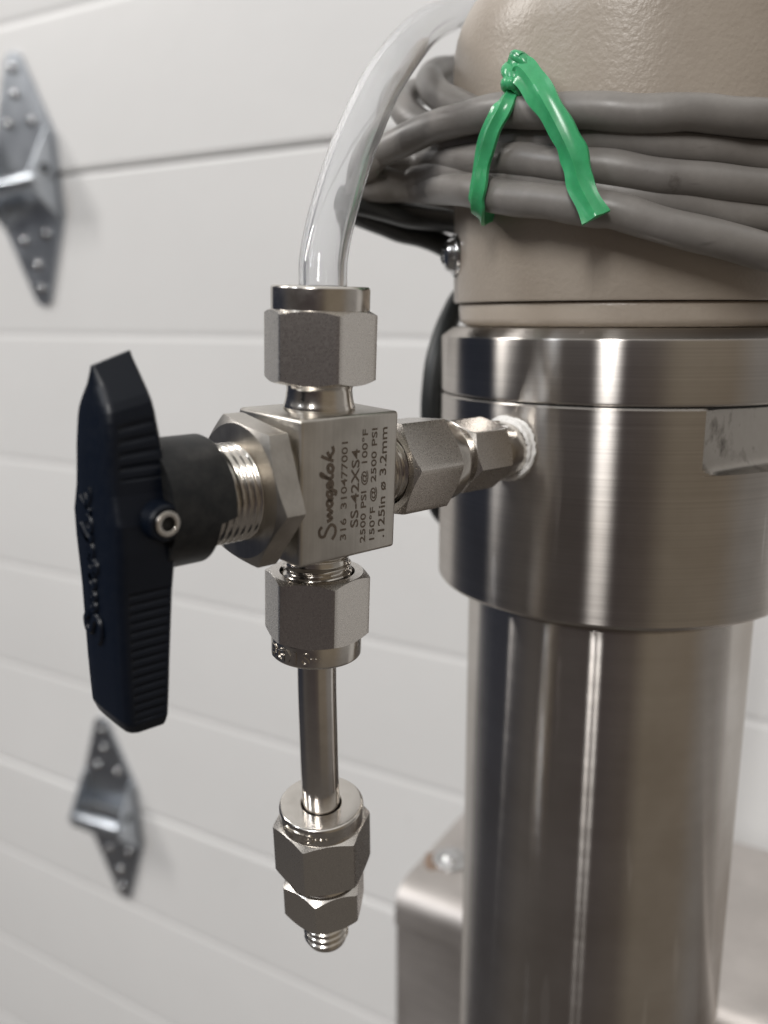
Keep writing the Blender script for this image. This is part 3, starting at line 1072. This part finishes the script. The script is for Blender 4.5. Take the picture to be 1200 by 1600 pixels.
# tape: ragged turns that follow the curved collar
rnd = random.Random(3)
turns = []
for q in range(5):
    path = []
    for j in range(72):
        a = 2*math.pi*j/72
        rr = 5.2 + 0.08*q + 0.22*math.sin(a*3 + q*1.7) + rnd.uniform(-0.10, 0.10)
        y, z = rr*math.cos(a), rr*math.sin(a)
        xs = XC - math.sqrt(RF*RF - (y - YC)**2)
        path.append(Vector((xs - 1.2 + 0.3*q + 0.32*math.sin(a*2 + q*1.3) + rnd.uniform(-0.16, 0.16), y, z)))
    turns.append(sweep(path, ring(0.30, 8, 0.46), closed=True))
V, F = join(turns)
mk('sealing_tape', V, F, 'tape', adp, AO, sharp=70)

# ================================================================= drain tube and end fitting
drain = empty('drain_tube', (0, 1.4, -27))
tag(drain, 'short bent steel tube with a hex end fitting hanging below the valve', 'steel tube')
DO = Matrix.Translation((0, -1.4, 27))
T0, TIP = Vector((1.7, 3.0, -55.0)), Vector((5.2, 6.7, -85.3))
dx = (TIP - T0).normalized()
TP = [(-0.1, 1.1, -22), (0.1, 1.35, -28), (0.15, 1.5, -34), (0.35, 1.65, -40), (0.75, 2.05, -47), (1.3, 2.6, -52)]
TP += [tuple(T0), tuple(T0 + dx*4), tuple(T0 + dx*8)]
V, F = sweep(smooth_path(spline(TP, 8), 6), ring(3.1, 40))
mk('tube', V, F, 'polished', drain, DO, sharp=50)
ez = dx
ex = Vector((1, 0, 0))
ex = (ex - ez*ex.dot(ez)).normalized()
ey = ez.cross(ex)
FM = DO @ Matrix(((ex.x, ey.x, ez.x, T0.x), (ex.y, ey.y, ez.y, T0.y), (ex.z, ey.z, ez.z, T0.z), (0, 0, 0, 1)))
PF = 0.0
V, F = hexnut(14.29, 3.2, 13.2, 6.3, 5.9, True, True, PF)
en = mk('end_nut', V, F, 'tumbled', drain, FM, sharp=20)
V, F = lathe(round_prof([(6.4, 3.6), (7.0, 3.5), (7.0, 0.35), (6.7, 0.0), (3.45, 0.0), (3.25, 0.2), (3.25, 4.0)], 0.28), 96)
mk('nut_collar', V, F, 'machined', en, FM, sharp=35)
V, F = text_mesh('\u00b7T78\u00b7\u00b7\u00b7', extrude=0.22, offset=0.03)
V = fit_box(V, 8.4, 1.9)
W = []
for x, y, z in V:
    a = R_(172) + x/7.0
    rr = 6.98 + z*1.1
    W.append((rr*math.cos(-a), rr*math.sin(-a), 2.9 - y))
mk('stamped_mark', W, F, 'thread', en, FM, smooth=False, recalc=False)
V, F = lathe(round_prof([(5.5, 12.5), (5.5, 15.0), (6.1, 15.6)], 0.4), 72)
mk('fitting_neck', V, F, 'machined', drain, FM, sharp=50)
V, F = hexnut(12.7, 15.2, 22.4, 3.9, 3.9, True, True, R_(-10), slope=0.75)
mk('fitting_body', V, F, 'tumbled', drain, FM, sharp=20)
V, F = screw_thread(3.95, 22.0, 30.1, 1.35, 0.55, 64)
mk('end_thread', V, F, 'thread', drain, FM, sharp=60)

# ================================================================= clear hose
HP = [(0.3, -0.9, 22.0), (0.5, -1.1, 26.3), (0.8, -0.9, 28.3), (1.3, -0.4, 30.9), (2.9, 0.6, 34.5), (5.4, 2.0, 38.7), (8.4, 3.6, 43.1), (12.6, 6.1, 48.2), (18.1, 9.2, 54.1), (25.1, 13.3, 60.6), (35.1, 18.7, 68.3), (52.9, 31.2, 78.1), (75.4, 44.7, 88.6), (101.0, 54.7, 99.1), (131.8, 62.8, 109.4), (180, 78, 124), (240, 96, 142)]
P = smooth_path(spline(HP, 10), 10)
hose_e = empty('clear_hose', (0, 0, 27.7))
tag(hose_e, 'clear plastic hose curving up from the top nut behind the head', 'hose')
V1, F1 = sweep(P, ring(3.45, 40), cap=False)
V2, F2 = sweep(P, ring(2.45, 40), cap=False)
V, F = join([(V1, F1), (V2, F2)])
n1, nn_ = len(V1), len(P)
k = 40
for base in (0, (nn_ - 1)*k):
    F += [(base + j, base + (j+1) % k, n1 + base + (j+1) % k, n1 + base + j) for j in range(k)]
mk('hose_wall', V, F, 'hose', hose_e, Matrix.Translation((0, 0, -27.7)), sharp=70)
